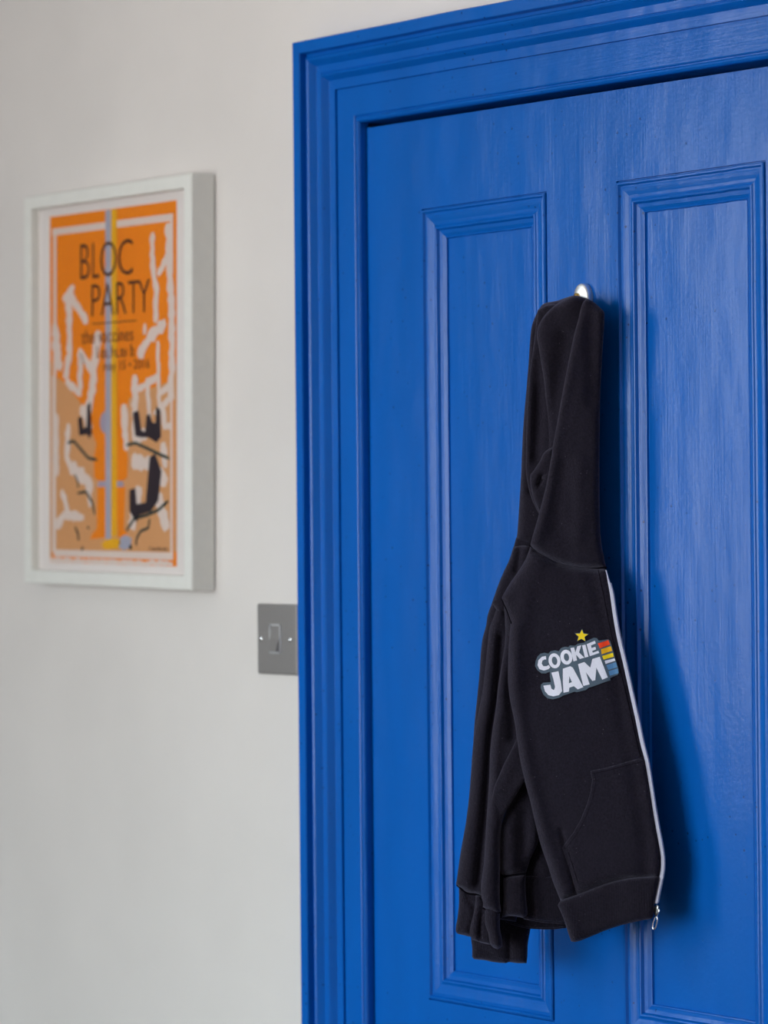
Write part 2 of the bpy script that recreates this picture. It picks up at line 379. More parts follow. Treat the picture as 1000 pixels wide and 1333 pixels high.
bm = bmesh.new(); box(bm, -FW/2+.0177, FW/2-.0177, -.0235, -.004, .0177, FH-.0177); pchild(from_bm('mount', bm, M['mount']))
bm = bmesh.new(); box(bm, -FW/2+.0177, FW/2-.0177, -.0285, -.0270, .0177, FH-.0177); pchild(from_bm('glazing', bm, M['glass']))
# poster sheet, local coordinates s 0..1 across, t 0..1 down
PX0, PX1, PZ0, PZ1 = -.1535, .1485, .0280, .4850
def sheet(poly_list, z):          # list of polygons in (s,t)
    bm = bmesh.new()
    for poly in poly_list:
        vs_ = [bm.verts.new((PX0+(PX1-PX0)*s, -z, PZ1+(PZ0-PZ1)*t)) for s, t in poly]
        try: f = bm.faces.new(vs_)
        except ValueError: continue
        r = bmesh.ops.extrude_face_region(bm, geom=[f])
        for q in r['geom']:
            if isinstance(q, bmesh.types.BMVert): q.co.y -= .00012
    bmesh.ops.triangulate(bm, faces=[f for f in bm.faces if len(f.verts) > 4])
    return bm
def rect(s0, s1, t0, t1): return [(s0, t0), (s1, t0), (s1, t1), (s0, t1)]
def stroke(pts, wd, rag=0., asp=.66, seed=0):   # brush stroke polygon; wd is a fraction of the width
    rnd = random.Random(seed+int(pts[0][0]*1000)+int(pts[0][1]*777)); P = []
    for (a, b), (c, d) in zip(pts, pts[1:]):
        n = max(1, int(math.hypot(c-a, (d-b)/asp)/.02)) if rag else 3
        P += [(a+(c-a)*i/n, b+(d-b)*i/n) for i in range(n)]
    P.append(pts[-1]); L, Rr = [], []
    for i, p in enumerate(P):
        a = P[max(0, i-1)]; b = P[min(len(P)-1, i+1)]; dx, dy = b[0]-a[0], (b[1]-a[1])/asp; l = math.hypot(dx, dy) or 1
        nx, ny = -dy/l, dx/l; w1 = wd/2*(1+rnd.uniform(-rag, rag)); w2 = wd/2*(1+rnd.uniform(-rag, rag))
        if i in (0, len(P)-1): w1 *= .6; w2 *= .6
        L.append((p[0]+nx*w1, p[1]+ny*w1*asp)); Rr.append((p[0]-nx*w2, p[1]-ny*w2*asp))
    return L+Rr[::-1]
paper = pchild(from_bm('poster_sheet', sheet([rect(0, 1, 0, 1)], .0236), M['i_orange']))
def print_(name, m, polys, lvl):
    for i, q in enumerate(polys): pchild(from_bm(name, sheet([q], .0238+lvl*.00022+i*.000005), m), paper)
print_('tan_ground', M['i_tan'], [[(.03, .555), (.10, .56), (.16, .585), (.25, .66-.04), (.36, .655), (.40, .70-.02), (.40, .97), (.96, .972), (.96, .50), (.80, .505), (.70, .52), (.60, .535), (.52, .60), (.42, .60), (.40, .70), (.38, .975), (.03, .975)]][:0] +
       [[(.035, .46), (.10, .475), (.17, .50), (.24, .535), (.29, .57), (.34, .62), (.40, .68), (.58, .66), (.60, .60), (.64, .535), (.72, .520), (.85, .505), (.97, .49), (.97, .975), (.035, .975)]], 0)
W_ = []
W_ += [rect(.02, .975, .035, .055), rect(.03, .055, .055, .46), rect(.955, .975, .055, .20), rect(.955, .972, .46, .97), rect(.035, .975, .962, .982), rect(.02, .05, .46, .97)]
W_ += [stroke(q, wd, .35, seed=i) for i, (q, wd) in enumerate([
    ([(.155, .22), (.165, .40), (.125, .47)], .045), ([(.165, .23), (.31, .315)], .04), ([(.11, .245), (.20, .205)], .035), ([(.13, .475), (.26, .52)], .035), ([(.25, .51), (.25, .39), (.36, .46)], .035),
    ([(.40, .34), (.37, .42), (.34, .52), (.30, .60)], .055), ([(.26, .55), (.34, .62)], .05), ([(.04, .31), (.07, .43), (.10, .44)], .06), ([(.82, .08), (.82, .17), (.85, .24), (.84, .33)], .035), ([(.86, .20), (.95, .14)], .03),
    ([(.94, .06), (.95, .20), (.97, .35), (.96, .55)], .045), ([(.76, .33), (.76, .36)], .025), ([(.71, .42), (.80, .37), (.92, .33)], .05), ([(.86, .38), (.87, .56)], .025), ([(.68, .47), (.69, .66)], .045),
    ([(.70, .515), (.87, .475)], .03), ([(.78, .48), (.80, .63)], .03), ([(.60, .55), (.62, .68)], .045), ([(.68, .655), (.88, .61)], .045), ([(.86, .53), (.97, .50)], .03), ([(.83, .58), (.98, .53)], .03), ([(.90, .56), (.91, .62), (.97, .61)], .03),
    ([(.06, .57), (.06, .75)], .035), ([(.155, .60), (.14, .70), (.20, .74)], .04), ([(.17, .72), (.30, .76), (.34, .80)], .06), ([(.66, .71), (.80, .72), (.93, .77)], .06), ([(.90, .66), (.92, .73)], .04),
    ([(.72, .78), (.68, .86), (.66, .90)], .06), ([(.85, .80), (.90, .86), (.93, .90)], .06), ([(.05, .90), (.12, .86), (.28, .87)], .04), ([(.10, .79), (.16, .86)], .035), ([(.32, .79), (.33, .84)], .03)])]
print_('white_brush_marks', M['i_white'], W_, 1)
print_('pale_blue_stripe', M['i_grey'], [rect(.455, .500, .002, .935), [(.57, .925), (.61, .915), (.66, .925), (.65, .95), (.60, .96), (.56, .95)]], 2)
print_('yellow_stripe', M['i_yellow'], [rect(.500, .545, .002, .92), [(.42, .945), (.46, .93), (.54, .925), (.58, .935), (.55, .955), (.45, .958)]], 2)
# plain stand-in for the drawn artwork: simple upright orange blocks with pale bands
def oval(cs, ct, rs, rt, n=18): return [(cs+rs*math.cos(k*2*math.pi/n), ct+rt*math.sin(k*2*math.pi/n)) for k in range(n)]
print_('orange_block', M['i_orange'], [[(.43, .628), (.56, .628), (.61, .655), (.63, .70), (.625, .755), (.59, .765), (.40, .765), (.365, .755), (.36, .70), (.385, .655)], [(.39, .78), (.475, .775), (.455, .90), (.45, .925), (.33, .93), (.35, .915), (.385, .90)], [(.535, .775), (.61, .78), (.60, .90), (.63, .915), (.635, .928), (.555, .925), (.55, .90)]], 1.35)
print_('pale_band', M['i_lilac'], [[(.40, .765), (.59, .765), (.60, .782), (.39, .782)], oval(.46, .60, .05, .032)], 1.6)
print_('faded_border', M['i_tan'], [rect(0, .02, .42, .985), rect(.978, 1, .45, .96)], .3)
print_('faded_border', M['i_white'], [stroke([(.0, .994), (.5, .994), (.97, .993)], .022, .5)], .6)
print_('black_lettershape', M['i_black'], [
    [(.235, .585), (.265, .58), (.275, .615), (.305, .61), (.31, .55), (.335, .54), (.345, .63), (.325, .645), (.31, .632), (.245, .635)],
    [(.67, .575), (.715, .57), (.735, .625), (.765, .63), (.775, .585), (.80, .58), (.82, .605), (.845, .605), (.85, .56), (.88, .57), (.885, .645), (.85, .66), (.79, .645), (.735, .645), (.69, .64)],
    [(.645, .79), (.69, .785), (.70, .83), (.77, .825), (.80, .70), (.84, .69), (.89, .74), (.865, .82), (.81, .85), (.72, .86), (.70, .88), (.645, .85)]], 3)
print_('ink_line', M['i_green'], [stroke(q, wd) for q, wd in [
    ([(.15, .655), (.20, .65), (.26, .675), (.32, .70), (.39, .705)], .014), ([(.62, .665), (.69, .66), (.78, .675), (.86, .69), (.95, .705)], .014), ([(.62, .905), (.68, .87), (.78, .86), (.87, .845), (.94, .82)], .014),
    ([(.21, .745), (.235, .77), (.235, .785)], .01), ([(.23, .80), (.30, .795), (.35, .825), (.37, .86)], .012), ([(.21, .895), (.235, .915), (.24, .935)], .012), ([(.695, .945), (.70, .925), (.73, .905), (.79, .895), (.80, .87)], .012),
    ([(.645, .945), (.66, .955)], .02), ([(.265, .965-.01), (.275, .96)], .022), ([(.31, .895), (.325, .90)], .012), ([(.80, .86), (.81, .845)], .012)]] , 3)
def text(body, s, t, hgt, width, m, parent, name, lvl=3, bold=0.):
    c = bpy.data.curves.new(name, 'FONT'); c.body = body; c.size = 1; c.offset = bold; c.resolution_u = 3
    tmp = bpy.data.objects.new('tmp', c); COL.objects.link(tmp); dg = bpy.context.evaluated_depsgraph_get(); dg.update()
    me = bpy.data.meshes.new_from_object(tmp.evaluated_get(dg)); bpy.data.objects.remove(tmp); bpy.data.curves.remove(c)
    co = np.array([v.co[:] for v in me.vertices]); mn, mxx = co.min(0), co.max(0)
    for v in me.vertices:
        a = (v.co.x-mn[0])/(mxx[0]-mn[0]); b = (v.co.y-mn[1])/(mxx[1]-mn[1])
        v.co = (PX0+(PX1-PX0)*(s+a*width), -(.0240+lvl*.00022), PZ1+(PZ0-PZ1)*(t+hgt*(1-b)))
    me.materials.clear(); return pchild(link_mesh(name, me, m), parent)
for ch, s, wd in (('B', .255, .075), ('L', .352, .055), ('O', .415, .130), ('C', .556, .115)): text(ch, s, .090, .100, wd, M['i_text'], paper, 'poster_letter', bold=-.012)
for ch, s, wd in (('P', .345, .070), ('A', .420, .105), ('R', .542, .080), ('T', .635, .080), ('Y', .712, .090)): text(ch, s, .208, .090, wd, M['i_text'], paper, 'poster_letter', bold=-.012)
print_('rule_line', M['i_text'], [rect(.35, .70, .318, .321)], 3)
M['i_text2'] = ink('muted_poster_text_ink', (.24, .075, .015))
text('the vaccines', .265, .335, .040, .41, M['i_text2'], paper, 'poster_wording', bold=.0)
def scribble(s0, s1, t, h, m, name, n):      # a line too blurred to read in the photograph: bare letter-like strokes
    w_ = (s1-s0)/n; tall = (1, 0, 0, 1, 0, 0, 0, 1, 0)
    for k in range(n):
        a = s0+k*w_; hh = h if tall[k % 9] else h*.66
        bars = [rect(a, a+w_*.22, t-hh, t)] + ([rect(a+w_*.22, a+w_*.68, t-h*.12, t)] if k % 3 else []) + ([rect(a+w_*.22, a+w_*.68, t-h*.66, t-h*.54), rect(a+w_*.52, a+w_*.70, t-h*.54, t-h*.12)] if k % 2 else [])
        print_(name, m, bars, 3)
scribble(.385, .69, .418, .034, M['i_text2'], 'poster_wording', 8)
text('may 15 \u2022 2016', .44, .428, .034, .36, M['i_text2'], paper, 'poster_wording', bold=.0)
scribble(.80, .945, .957, .011, M['i_black'], 'poster_credit', 7)

# ------------------------------------------------------------------ coat hook on the muntin
hk = at(757, 383, .010); hx, hz = hk.x+.000, hk.z
hook = empty('coat_hook', (hx, FACE, hz)); tag(hook, 'small bright nickel coat hook screwed to the blue door above the hoodie', 'hook')
bm = bmesh.new(); rings = []
for d, k in ((0, 1.0), (.0055, 1.0), (.0068, .97), (.0076, .92), (.0080, .84), (.0082, .5), (.0082, .1)):
    rings.append([(hx+.0120*k*math.cos(a), FACE-d, hz-.0045+.016*k*math.sin(a)-(.018 if math.sin(a) < -1e-6 else 0)) for a in [i*2*math.pi/32 for i in range(32)]])
loft(bm, rings); child(from_bm('back_plate', bm, M['porcelain'], smooth=True), hook)
bm = bmesh.new(); rings = []
for d, k in ((.0085, 1.0), (.0105, .95), (.0115, .6), (.0117, .1)):
    rings.append([(hx-.0045+.0034*k*math.cos(a), FACE-d, hz-.002+.0034*k*math.sin(a)) for a in [i*2*math.pi/16 for i in range(16)]])
loft(bm, rings); child(from_bm('screw', bm, M['brass'], smooth=True), hook)
bm = bmesh.new()
tube(bm, [(hx, FACE-.005, hz-.020), (hx, FACE-.018, hz-.029), (hx, FACE-.028, hz-.030), (hx, FACE-.033, hz-.025)], [.006, .0052, .0048, .0044], 12)
bmesh.ops.create_uvsphere(bm, u_segments=12, v_segments=8, radius=.0065, matrix=Matrix.Translation((hx, FACE-.034, hz-.0225)))
child(from_bm('hook_arm', bm, M['chrome'], smooth=True), hook)

# ------------------------------------------------------------------ hoodie
def dens(poly, step=2.6, closed=True, smooth=True):
    P = [np.array(p, float) for p in poly]; out = []
    n = len(P); rng = range(n if closed else n-1)
    for i in rng:
        a, b = P[i], P[(i+1) % n]; L = np.linalg.norm(b-a); k = max(1, int(round(L/step)))
        p0 = P[i-1] if (closed or i > 0) else a; p3 = P[(i+2) % n] if (closed or i+2 < n) else b
        for j in range(k):
            t = j/k; lin = a+(b-a)*t
            if smooth:
                # Catmull-Rom only where the corner is gentle
                def gentle(u, v): 
                    lu, lv = np.linalg.norm(u), np.linalg.norm(v); return lu > 1e-6 and lv > 1e-6 and (u@v)/(lu*lv) > .75
                m0 = (b-p0)/2 if gentle(a-p0, b-a) else (b-a); m1 = (p3-a)/2 if gentle(b-a, p3-b) else (b-a)
                # limit tangent length to the chord
                for m_ in (m0, m1): 
                    l = np.linalg.norm(m_); 
                    if l > 0: m_ *= L/l
                h = (2*t**3-3*t*t+1)*a+(t**3-2*t*t+t)*m0+(-2*t**3+3*t*t)*b+(t**3-t*t)*m1
                out.append(h)
            else: out.append(lin)
    if not closed: out.append(P[-1])
    return np.array(out)
def seg_dist(Q, poly, closed=True):
    A = poly if closed else poly[:-1]; D = (np.roll(poly, -1, 0) if closed else poly[1:]) - A; L = (D*D).sum(1)+1e-12
    out = np.empty(len(Q))
    for i in range(0, len(Q), 2000):
        W_ = Q[i:i+2000, None, :]-A[None]; t = np.clip((W_*D[None]).sum(2)/L[None], 0, 1); E_ = W_-t[..., None]*D[None]; out[i:i+2000] = np.sqrt((E_*E_).sum(2).min(1))
    return out
def inside(Q, poly):
    x, y = Q[:, 0], Q[:, 1]; c = np.zeros(len(Q), bool); B = np.roll(poly, -1, 0)
    for (x0, y0), (x1, y1) in zip(poly, B):
        m = (y0 > y) != (y1 > y)
        with np.errstate(divide='ignore', invalid='ignore'): c ^= m & (x < (x1-x0)*(y-y0)/(y1-y0+1e-12)+x0)
    return c
XR = lambda y: np.interp(y, [380, 740, 800, 900, 1000, 1130, 1260], [787, 789, 797, 820, 841, 861, 861])
def base(x, y): return .038 + .00046*(XR(y)-x)
def relief(Q, folds):
    r = np.zeros(len(Q))
    for f in folds:
        pl = np.array(f[0], float); d = seg_dist(Q, dens(pl, 6, False), False); r += f[2]*np.exp(-(d/f[1])**2)
    return r
def layer(bm, outline, off, R_=9, drop=8, thick=18, folds=(), grid=3.2, nz=1.2, seed=0, fn=None):
    O = dens(outline)
    area = .5*np.sum(O[:, 0]*np.roll(O[:, 1], -1)-np.roll(O[:, 0], -1)*O[:, 1])
    if area < 0: O = O[::-1].copy()
    T = np.roll(O, -1, 0)-np.roll(O, 1, 0); T /= np.linalg.norm(T, axis=1)[:, None]+1e-9; Nn = np.stack([-T[:, 1], T[:, 0]], 1)
    pts = []
    for o_, keep in ((.6, 1), (1.6, 1), (3.2, 2)):
        q = (O+Nn*o_)[::keep]; q = q[inside(q, O)]; d = seg_dist(q, O); pts.append(q[d > o_*.86])
    mn, mx = O.min(0), O.max(0); gx, gy = np.meshgrid(np.arange(mn[0], mx[0], grid), np.arange(mn[1], mx[1], grid)); gx[::2] += grid/2
    q = np.stack([gx.ravel(), gy.ravel()], 1); q = q[inside(q, O)]; d = seg_dist(q, O); pts.append(q[d > 4.6])
    I = np.concatenate(pts); allp = np.concatenate([O, I]); n = len(O)
    vo, _, faces, *_ = delaunay_2d_cdt([Vector(p) for p in allp], [(i, (i+1) % n) for i in range(n)], [], 1, 1e-4)
    V = np.array([v[:] for v in vo]); d = seg_dist(V, O)
    u = np.clip(1-d/R_, 0, 1); dr = drop*(1-np.sqrt(np.clip(1-u*u, 0, 1)))
    nzv = np.array([noise.noise(Vector((p[0]*.028+seed*7, p[1]*.009+seed, seed*3.1)))*.7 + noise.noise(Vector((p[0]*.07+seed*7, p[1]*.03, seed*5.1)))*.3 for p in V])*nz
    rel = relief(V, folds)+nzv-dr+(fn(V) if fn is not None else 0)
    p = base(V[:, 0], V[:, 1]) + off*.001 + rel*.001
    pb = np.minimum(p-.002, base(V[:, 0], V[:, 1]) + (off-thick)*.001 + dr*.0006)
    pb = np.maximum(pb, .010)
    fv = [bm.verts.new(at(V[i, 0], V[i, 1], p[i])) for i in range(len(V))]
    bv = [bm.verts.new(at(V[i, 0], V[i, 1], pb[i])) for i in range(len(V))]
    ec = {}
    for f in faces:
        if len(f) < 3: continue
        try: bm.faces.new([fv[i] for i in f]); bm.faces.new([bv[i] for i in reversed(f)])
        except ValueError: continue
        for i in range(len(f)):
            a, b = f[i], f[(i+1) % len(f)]; k = (min(a, b), max(a, b)); ec[k] = (ec.get(k, (0,))[0]+1, a, b)
    for k, (c, a, b) in ec.items():
        if c == 1:
            try: bm.faces.new((fv[b], fv[a], bv[a], bv[b]))
            except ValueError: pass
hoodie = empty('hoodie', at(745, 1240, .03)); hoodie.location = (hx, FACE-.03, hz-.72)
tag(hoodie, 'dark navy zip-up hoodie with a chest print hanging by its hood on the blue door', 'hoodie')
def under(o, parent):
    o.parent = parent
    if parent == hoodie: o.matrix_parent_inverse = Matrix.Translation(-hoodie.location)
    return o
def zipfix(V):
    u = np.clip(1-seg_dist(V, ZIP_D, False)/12, 0, 1); return 7.5*(1-np.sqrt(np.clip(1-u*u, 0, 1)))
def part(name, m, layers, smooth=True):
    bm = bmesh.new()
    for i, L in enumerate(layers): layer(bm, seed=L.pop('seed', i+len(name)), **L)
    me_o = from_bm(name, bm, m, None, smooth)
    me_o.location = (0, 0, 0); return child(me_o, hoodie)
NEAR_EDGE = [(755.6, 404), (753.2, 415.6), (748.4, 432), (743.6, 454), (740, 472), (735.8, 493.6), (731, 519), (725.6, 549.5), (721, 574), (717, 599), (712.8, 623.8), (707, 648.5), (702, 668), (697.4, 684.8), (693.4, 698), (690.3, 709.6)]
SEAM_F = [(690.3, 709.6), (698.8, 717.8), (711, 725), (725, 732), (745.4, 736.6), (761.6, 738.6), (789.3, 739)]
RIGHT_H = [(789.5, 738), (785.9, 722), (782.9, 705.6), (781.2, 681), (780.6, 620), (780.8, 573), (781.8, 512), (784.9, 451), (787.2, 408), (784, 403), (777, 396.5), (771.8, 392.4), (764, 388.4)]
def grad(cx_, ax): return lambda V: (V[:, 0]-cx_)*ax
hood = part('hood', M['cloth'], [
    # far flank of the hood
    dict(outline=[(744.8, 385), (725, 391.5), (708, 395.4), (701.5, 403.5), (693.4, 421), (690.7, 437), (688.3, 471.6), (685, 512), (681.5, 552.6), (679.5, 593), (678.3, 620), (676.5, 651), (674.6, 681), (672.6, 701), (669.4, 709.7), (679.5, 708), (690.7, 709.6), (712, 702), (740, 690), (765, 600), (775, 410), (764, 389), (751, 385)],
         off=-24, R_=10, drop=9, thick=22, folds=[([(690, 480), (685, 560), (683, 640)], 5, 3), ([(700, 430), (702, 500), (700, 600)], 7, -5)]),
    # lining edge on the far side
    dict(outline=[(700, 404), (696, 440), (690.5, 480), (687, 516.5), (685.2, 560), (684.7, 590), (684.7, 612), (687, 630), (692, 648.5), (698, 661.7), (703, 671), (725, 640), (735, 560), (740, 440), (730, 396), (712, 397)],
         off=-17, R_=5, drop=4, thick=14, folds=[([(700, 470), (700, 540), (697, 596)], 8, -4), ([(693, 500), (689, 600)], 4, 1.5)]),
    # little bulge at the bottom of the opening
    dict(outline=[(690.3, 619), (695, 612), (703, 600), (708.5, 589), (722, 580), (722, 640), (704, 670), (697, 655), (692, 640)], off=-11, R_=7, drop=6, thick=10, folds=[([(706, 620), (701, 632)], 3, -4)]),
    # middle panel
    dict(outline=[(745.5, 385), (737, 388.5), (724.4, 396), (712, 407), (704, 418), (699.6, 429), (699.2, 440), (701.6, 454), (704.6, 472), (707.8, 492), (710.5, 520), (712.8, 549.5), (712, 579), (709.5, 602), (707.5, 615), (703.7, 622.5), (712, 630), (725, 620), (750, 560), (770, 430), (764, 388.6), (751, 384.8)],
         off=-9, R_=9, drop=8, thick=14, folds=[([(735, 440), (728, 490), (720, 540), (714, 600)], 13, -5), ([(722, 399), (705, 419)], 3.5, 2), ([(745, 388), (740, 400)], 14, 3)], nz=1.5),
    # near lobe
    dict(outline=NEAR_EDGE+SEAM_F[1:]+RIGHT_H[1:]+[(759, 394)], off=0, R_=11, drop=7, thick=26,
         folds=[([(753, 416), (740, 490), (727, 550), (713, 640), (700, 700)], 7, 2.2), ([(770, 400), (772, 520)], 10, -3.5), ([(757, 600), (752, 700)], 9, 1.8), ([(735, 600), (722, 690)], 8, -1.6), ([(690, 709), (711, 724), (745, 735), (789, 738)], 3, -1.5)], nz=2),
])
# --- front panel (zip side), pocket, hem
ZIP_L = [(788.9, 742), (794, 768), (798.6, 800), (804, 830), (812, 864), (820, 900), (828, 936), (835, 970), (840, 989), (844.5, 1015), (849, 1045), (853.5, 1072), (858, 1096), (860.7, 1114), (861, 1130.5), (858.9, 1144), (855.5, 1160), (852.5, 1176)]
ZIP_D = dens(ZIP_L, 5, False)
LEFT_B = [(690, 713), (684, 728.5), (675, 743.5), (664.5, 758.5), (655.5, 773.5), (653.3, 779.5), (655.5, 786), (661, 799), (664.5, 812), (663.4, 827.5), (662, 850), (661.5, 885), (664, 910), (670.4, 941.6), (673.4, 965.6), (676.4, 987), (681, 1008.8), (689.6, 1040), (697, 1072), (704.8, 1102), (713, 1125.6), (719.7, 1147), (729.8, 1172)]
HEM_T = [(729.8, 1172.5), (748, 1166.5), (765, 1160), (787.5, 1151.5), (816, 1144.5), (858.6, 1141)]
front_folds = [([(668, 820), (676, 930), (690, 1010), (712, 1090), (736, 1160)], 9, 2.4), ([(700, 730), (680, 800), (676, 880)], 12, 2.0), ([(770, 745), (792, 830), (815, 950), (838, 1080), (842, 1140)], 9, -1.6), ([(730, 1080), (750, 1160)], 3.0, -2.6), ([(690, 712), (711, 727), (745, 739), (789, 741)], 3, -1.5)]
front = part('front_panel', M['cloth'], [dict(outline=[(690.5, 710)]+SEAM_F[1:-1]+[(788.7, 740)]+ZIP_L[1:16]+HEM_T[::-1][1:]+LEFT_B[::-1][1:], off=0, R_=12, drop=10, thick=22, folds=front_folds, nz=1.4, seed=3, fn=zipfix)])
hem = part('hem_band', M['ribbing'], [dict(outline=[(726.2, 1178.5), (729.5, 1173)]+[(x, y-.6) for x, y in HEM_T[1:]]+[(858.2, 1146), (855.3, 1161), (852.2, 1177), (850.5, 1193), (849, 1195.8), (820, 1201.5), (790, 1210.5), (772, 1218), (757, 1224), (748, 1226.2), (743.5, 1225.3), (739, 1212), (733, 1194)], off=2.0, R_=6, drop=5, thick=20, folds=[([(738, 1180), (750, 1218)], 8, 1.5), ([(800, 1160), (800, 1200)], 14, -1.2)], nz=1, seed=5)])
def surf_many(V, extra=0.):         # the front panel's relief there, for things laid on it
    V = np.array([[v[0], v[1]] for v in V], float)
    nzv = np.array([noise.noise(Vector((x*.028+21, y*.009+3, 9.3)))*.7 + noise.noise(Vector((x*.07+21, y*.03, 15.3)))*.3 for x, y in V])
    d = seg_dist(V, FRONT_O); u = np.clip(1-d/12, 0, 1); dr = 10*(1-np.sqrt(np.clip(1-u*u, 0, 1)))
    p = base(V[:, 0], V[:, 1]) + .001*(relief(V, front_folds)+nzv*1.4-dr+zipfix(V)+extra)
    return [at(x, y, q) for (x, y), q in zip(V, p)]
FRONT_O = dens([(690.5, 710)]+SEAM_F[1:-1]+[(788.7, 740)]+ZIP_L[1:16]+HEM_T[::-1][1:]+LEFT_B[::-1][1:])
POCKET = [(768.5, 1003.5), (790, 999.5), (812, 993), (832, 987.5), (838, 990), (842.5, 1015), (847, 1045), (851.5, 1072), (855.5, 1096), (857.5, 1114), (857.5, 1130), (856, 1140.8), (816, 1144), (787.5, 1151), (765, 1159.5), (751, 1165), (747, 1150), (742, 1133), (737, 1118), (732, 1103.5), (735, 1099), (747, 1083), (756, 1067), (765, 1045), (769, 1030), (771, 1015)]
def drape(outline, name, m, parent, extra, thick, grid=4, edge=.8):
    O = dens(outline, 3, smooth=False); 
    if .5*np.sum(O[:, 0]*np.roll(O[:, 1], -1)-np.roll(O[:, 0], -1)*O[:, 1]) < 0: O = O[::-1].copy()
    mn, mx = O.min(0), O.max(0); gx, gy = np.meshgrid(np.arange(mn[0], mx[0], grid), np.arange(mn[1], mx[1], grid)); q = np.stack([gx.ravel(), gy.ravel()], 1)
    q = q[inside(q, O)]; q = q[seg_dist(q, O) > grid*.5] if len(q) else q; n = len(O)
    if grid >= 4:
        T = np.roll(O, -1, 0)-np.roll(O, 1, 0); T /= np.linalg.norm(T, axis=1)[:, None]+1e-9; q2 = O+np.stack([-T[:, 1], T[:, 0]], 1)*1.2; q2 = q2[inside(q2, O)]; q2 = q2[seg_dist(q2, O) > 1.0]
        q = np.concatenate([q[seg_dist(q, O) > 2.6], q2])
    A = np.concatenate([O, q]) if len(q) else O
    vo, _, faces, *_ = delaunay_2d_cdt([Vector(p) for p in A], [(i, (i+1) % n) for i in range(n)], [], 1, 1e-4)
    V = np.array([v[:] for v in vo]); d = seg_dist(V, O); bm = bmesh.new()
    fv = [bm.verts.new(q) for q in surf_many(V, extra-np.where(d < .5, edge, 0))]
    bv = [bm.verts.new(q) for q in surf_many(V, extra-thick)]
    ec = {}
    for f in faces:
        bm.faces.new([fv[i] for i in f]); bm.faces.new([bv[i] for i in reversed(f)])
        for i in range(len(f)):
            a, b = f[i], f[(i+1) % len(f)]; k = (min(a, b), max(a, b)); ec[k] = (ec.get(k, (0,))[0]+1, a, b)
    for k, (c, a, b) in ec.items():
        if c == 1: bm.faces.new((fv[b], fv[a], bv[a], bv[b]))
    o = from_bm(name, bm, m, None, grid >= 4); return under(o, parent)
pocket = drape(POCKET, 'pocket', M['cloth'], hoodie, 1.4, 3.0, edge=.9)
def line(name, pts, m, parent, extra, rad, step=3):
    bm = bmesh.new(); P = dens(pts, step, False); tube(bm, surf_many(P, extra), rad, 6)
    o = from_bm(name, bm, m, None, True); under(o, parent); return o
line('topstitch', [(774, 1006), (776, 1018), (773, 1034), (769, 1048), (760, 1070), (751, 1086), (738, 1103), (743, 1118), (753, 1150)], M['seam'], pocket, 1.2, .0004)
line('topstitch', [(771, 1007), (790, 1003.5), (812, 997.5), (834, 992)], M['seam'], pocket, 1.2, .0004)
line('neck_seam', SEAM_F, M['seam'], hoodie, .1, .0012)
line('hem_seam', [(733, 1172)]+HEM_T[1:-1]+[(855, 1141.5)], M['seam'], hoodie, .9, .0011)
line('armhole_seam', [(653.8, 780), (656.2, 786), (661, 797), (666, 811.5)], M['seam'], hoodie, .3, .0009)
line('facing_stitch', [(779, 742), (786, 775), (795, 820), (805, 862), (818, 915), (829, 965), (834, 985)], M['seam'], hoodie, .1, .0003)
# --- back of the body, seen through the side
back = part('back_panel', M['cloth'], [
    dict(outline=[(668.5, 712), (663, 729), (655.5, 745), (648, 763.5), (640.5, 785), (650, 800), (668, 790), (700, 740), (690, 711), (679.5, 710)], off=-20, R_=8, drop=7, thick=16, folds=[([(676, 715), (672, 745)], 3.5, -3)]),
    dict(outline=[(672, 700), (668, 715), (662, 735), (655, 760), (668, 775), (690, 740), (696, 700)], off=-26, R_=5, drop=3, thick=12),
    dict(outline=[(645, 1090), (640, 1130), (640, 1195), (672, 1200), (680, 1150), (672, 1060)], off=-30, R_=5, drop=4, thick=14),
    dict(outline=[(640, 800), (668, 780), (710, 760), (770, 770), (790, 860), (820, 960), (840, 1090), (835, 1150), (780, 1180), (745, 1200), (735, 1203), (700, 1198), (680, 1150), (672, 1080), (655, 1000), (645, 900)], off=-34, R_=14, drop=10, thick=32, folds=[([(690, 1080), (692, 1180)], 5, -3), ([(704, 1100), (712, 1190)], 6, 2)], grid=5),
    dict(outline=[(692, 1000), (681, 1016), (670, 1036), (659, 1056), (653.5, 1072), (651.2, 1092), (650.6, 1131), (652, 1138.2), (655, 1140.2), (667, 1139), (684.8, 1137), (690, 1120), (702, 1090), (700, 1040)], off=-18, R_=11, drop=9, thick=16, folds=[([(664, 1080), (666, 1130)], 8, 2.2), ([(683, 1060), (682, 1135)], 9, -5)]),
])
inner_hem = part('back_hem_band', M['ribbing'], [
    dict(outline=[(655.2, 1141), (655.6, 1165), (655, 1185), (653.8, 1194.5), (664, 1192.6), (676.5, 1193.8), (682, 1195.4), (686.8, 1190), (684.5, 1160), (684.5, 1138)], off=-19, R_=8, drop=7, thick=10, folds=[([(668, 1145), (668, 1190)], 7, 1.5)]),
    dict(outline=[(676, 1140), (683, 1195), (694, 1198), (707.5, 1200), (723.7, 1201.2), (736, 1202.6), (746, 1200), (744, 1140)], off=-31, R_=7, drop=5, thick=8, folds=[([(695, 1150), (700, 1195)], 5, 1.8)]),
    dict(outline=[(653.8, 1193), (660, 1199.6), (673.8, 1204.8), (687, 1208), (703.5, 1209.4), (721, 1209.4), (738, 1207.5), (742, 1180), (700, 1170), (665, 1170)], off=-42, R_=4, drop=3, thick=8),
])
bm = bmesh.new()   # thin turned rim of the back hem
def rimpts(P, off): return [at(x, y, float(base(x, y))+off*.001) for x, y in dens(P, 4, False)]
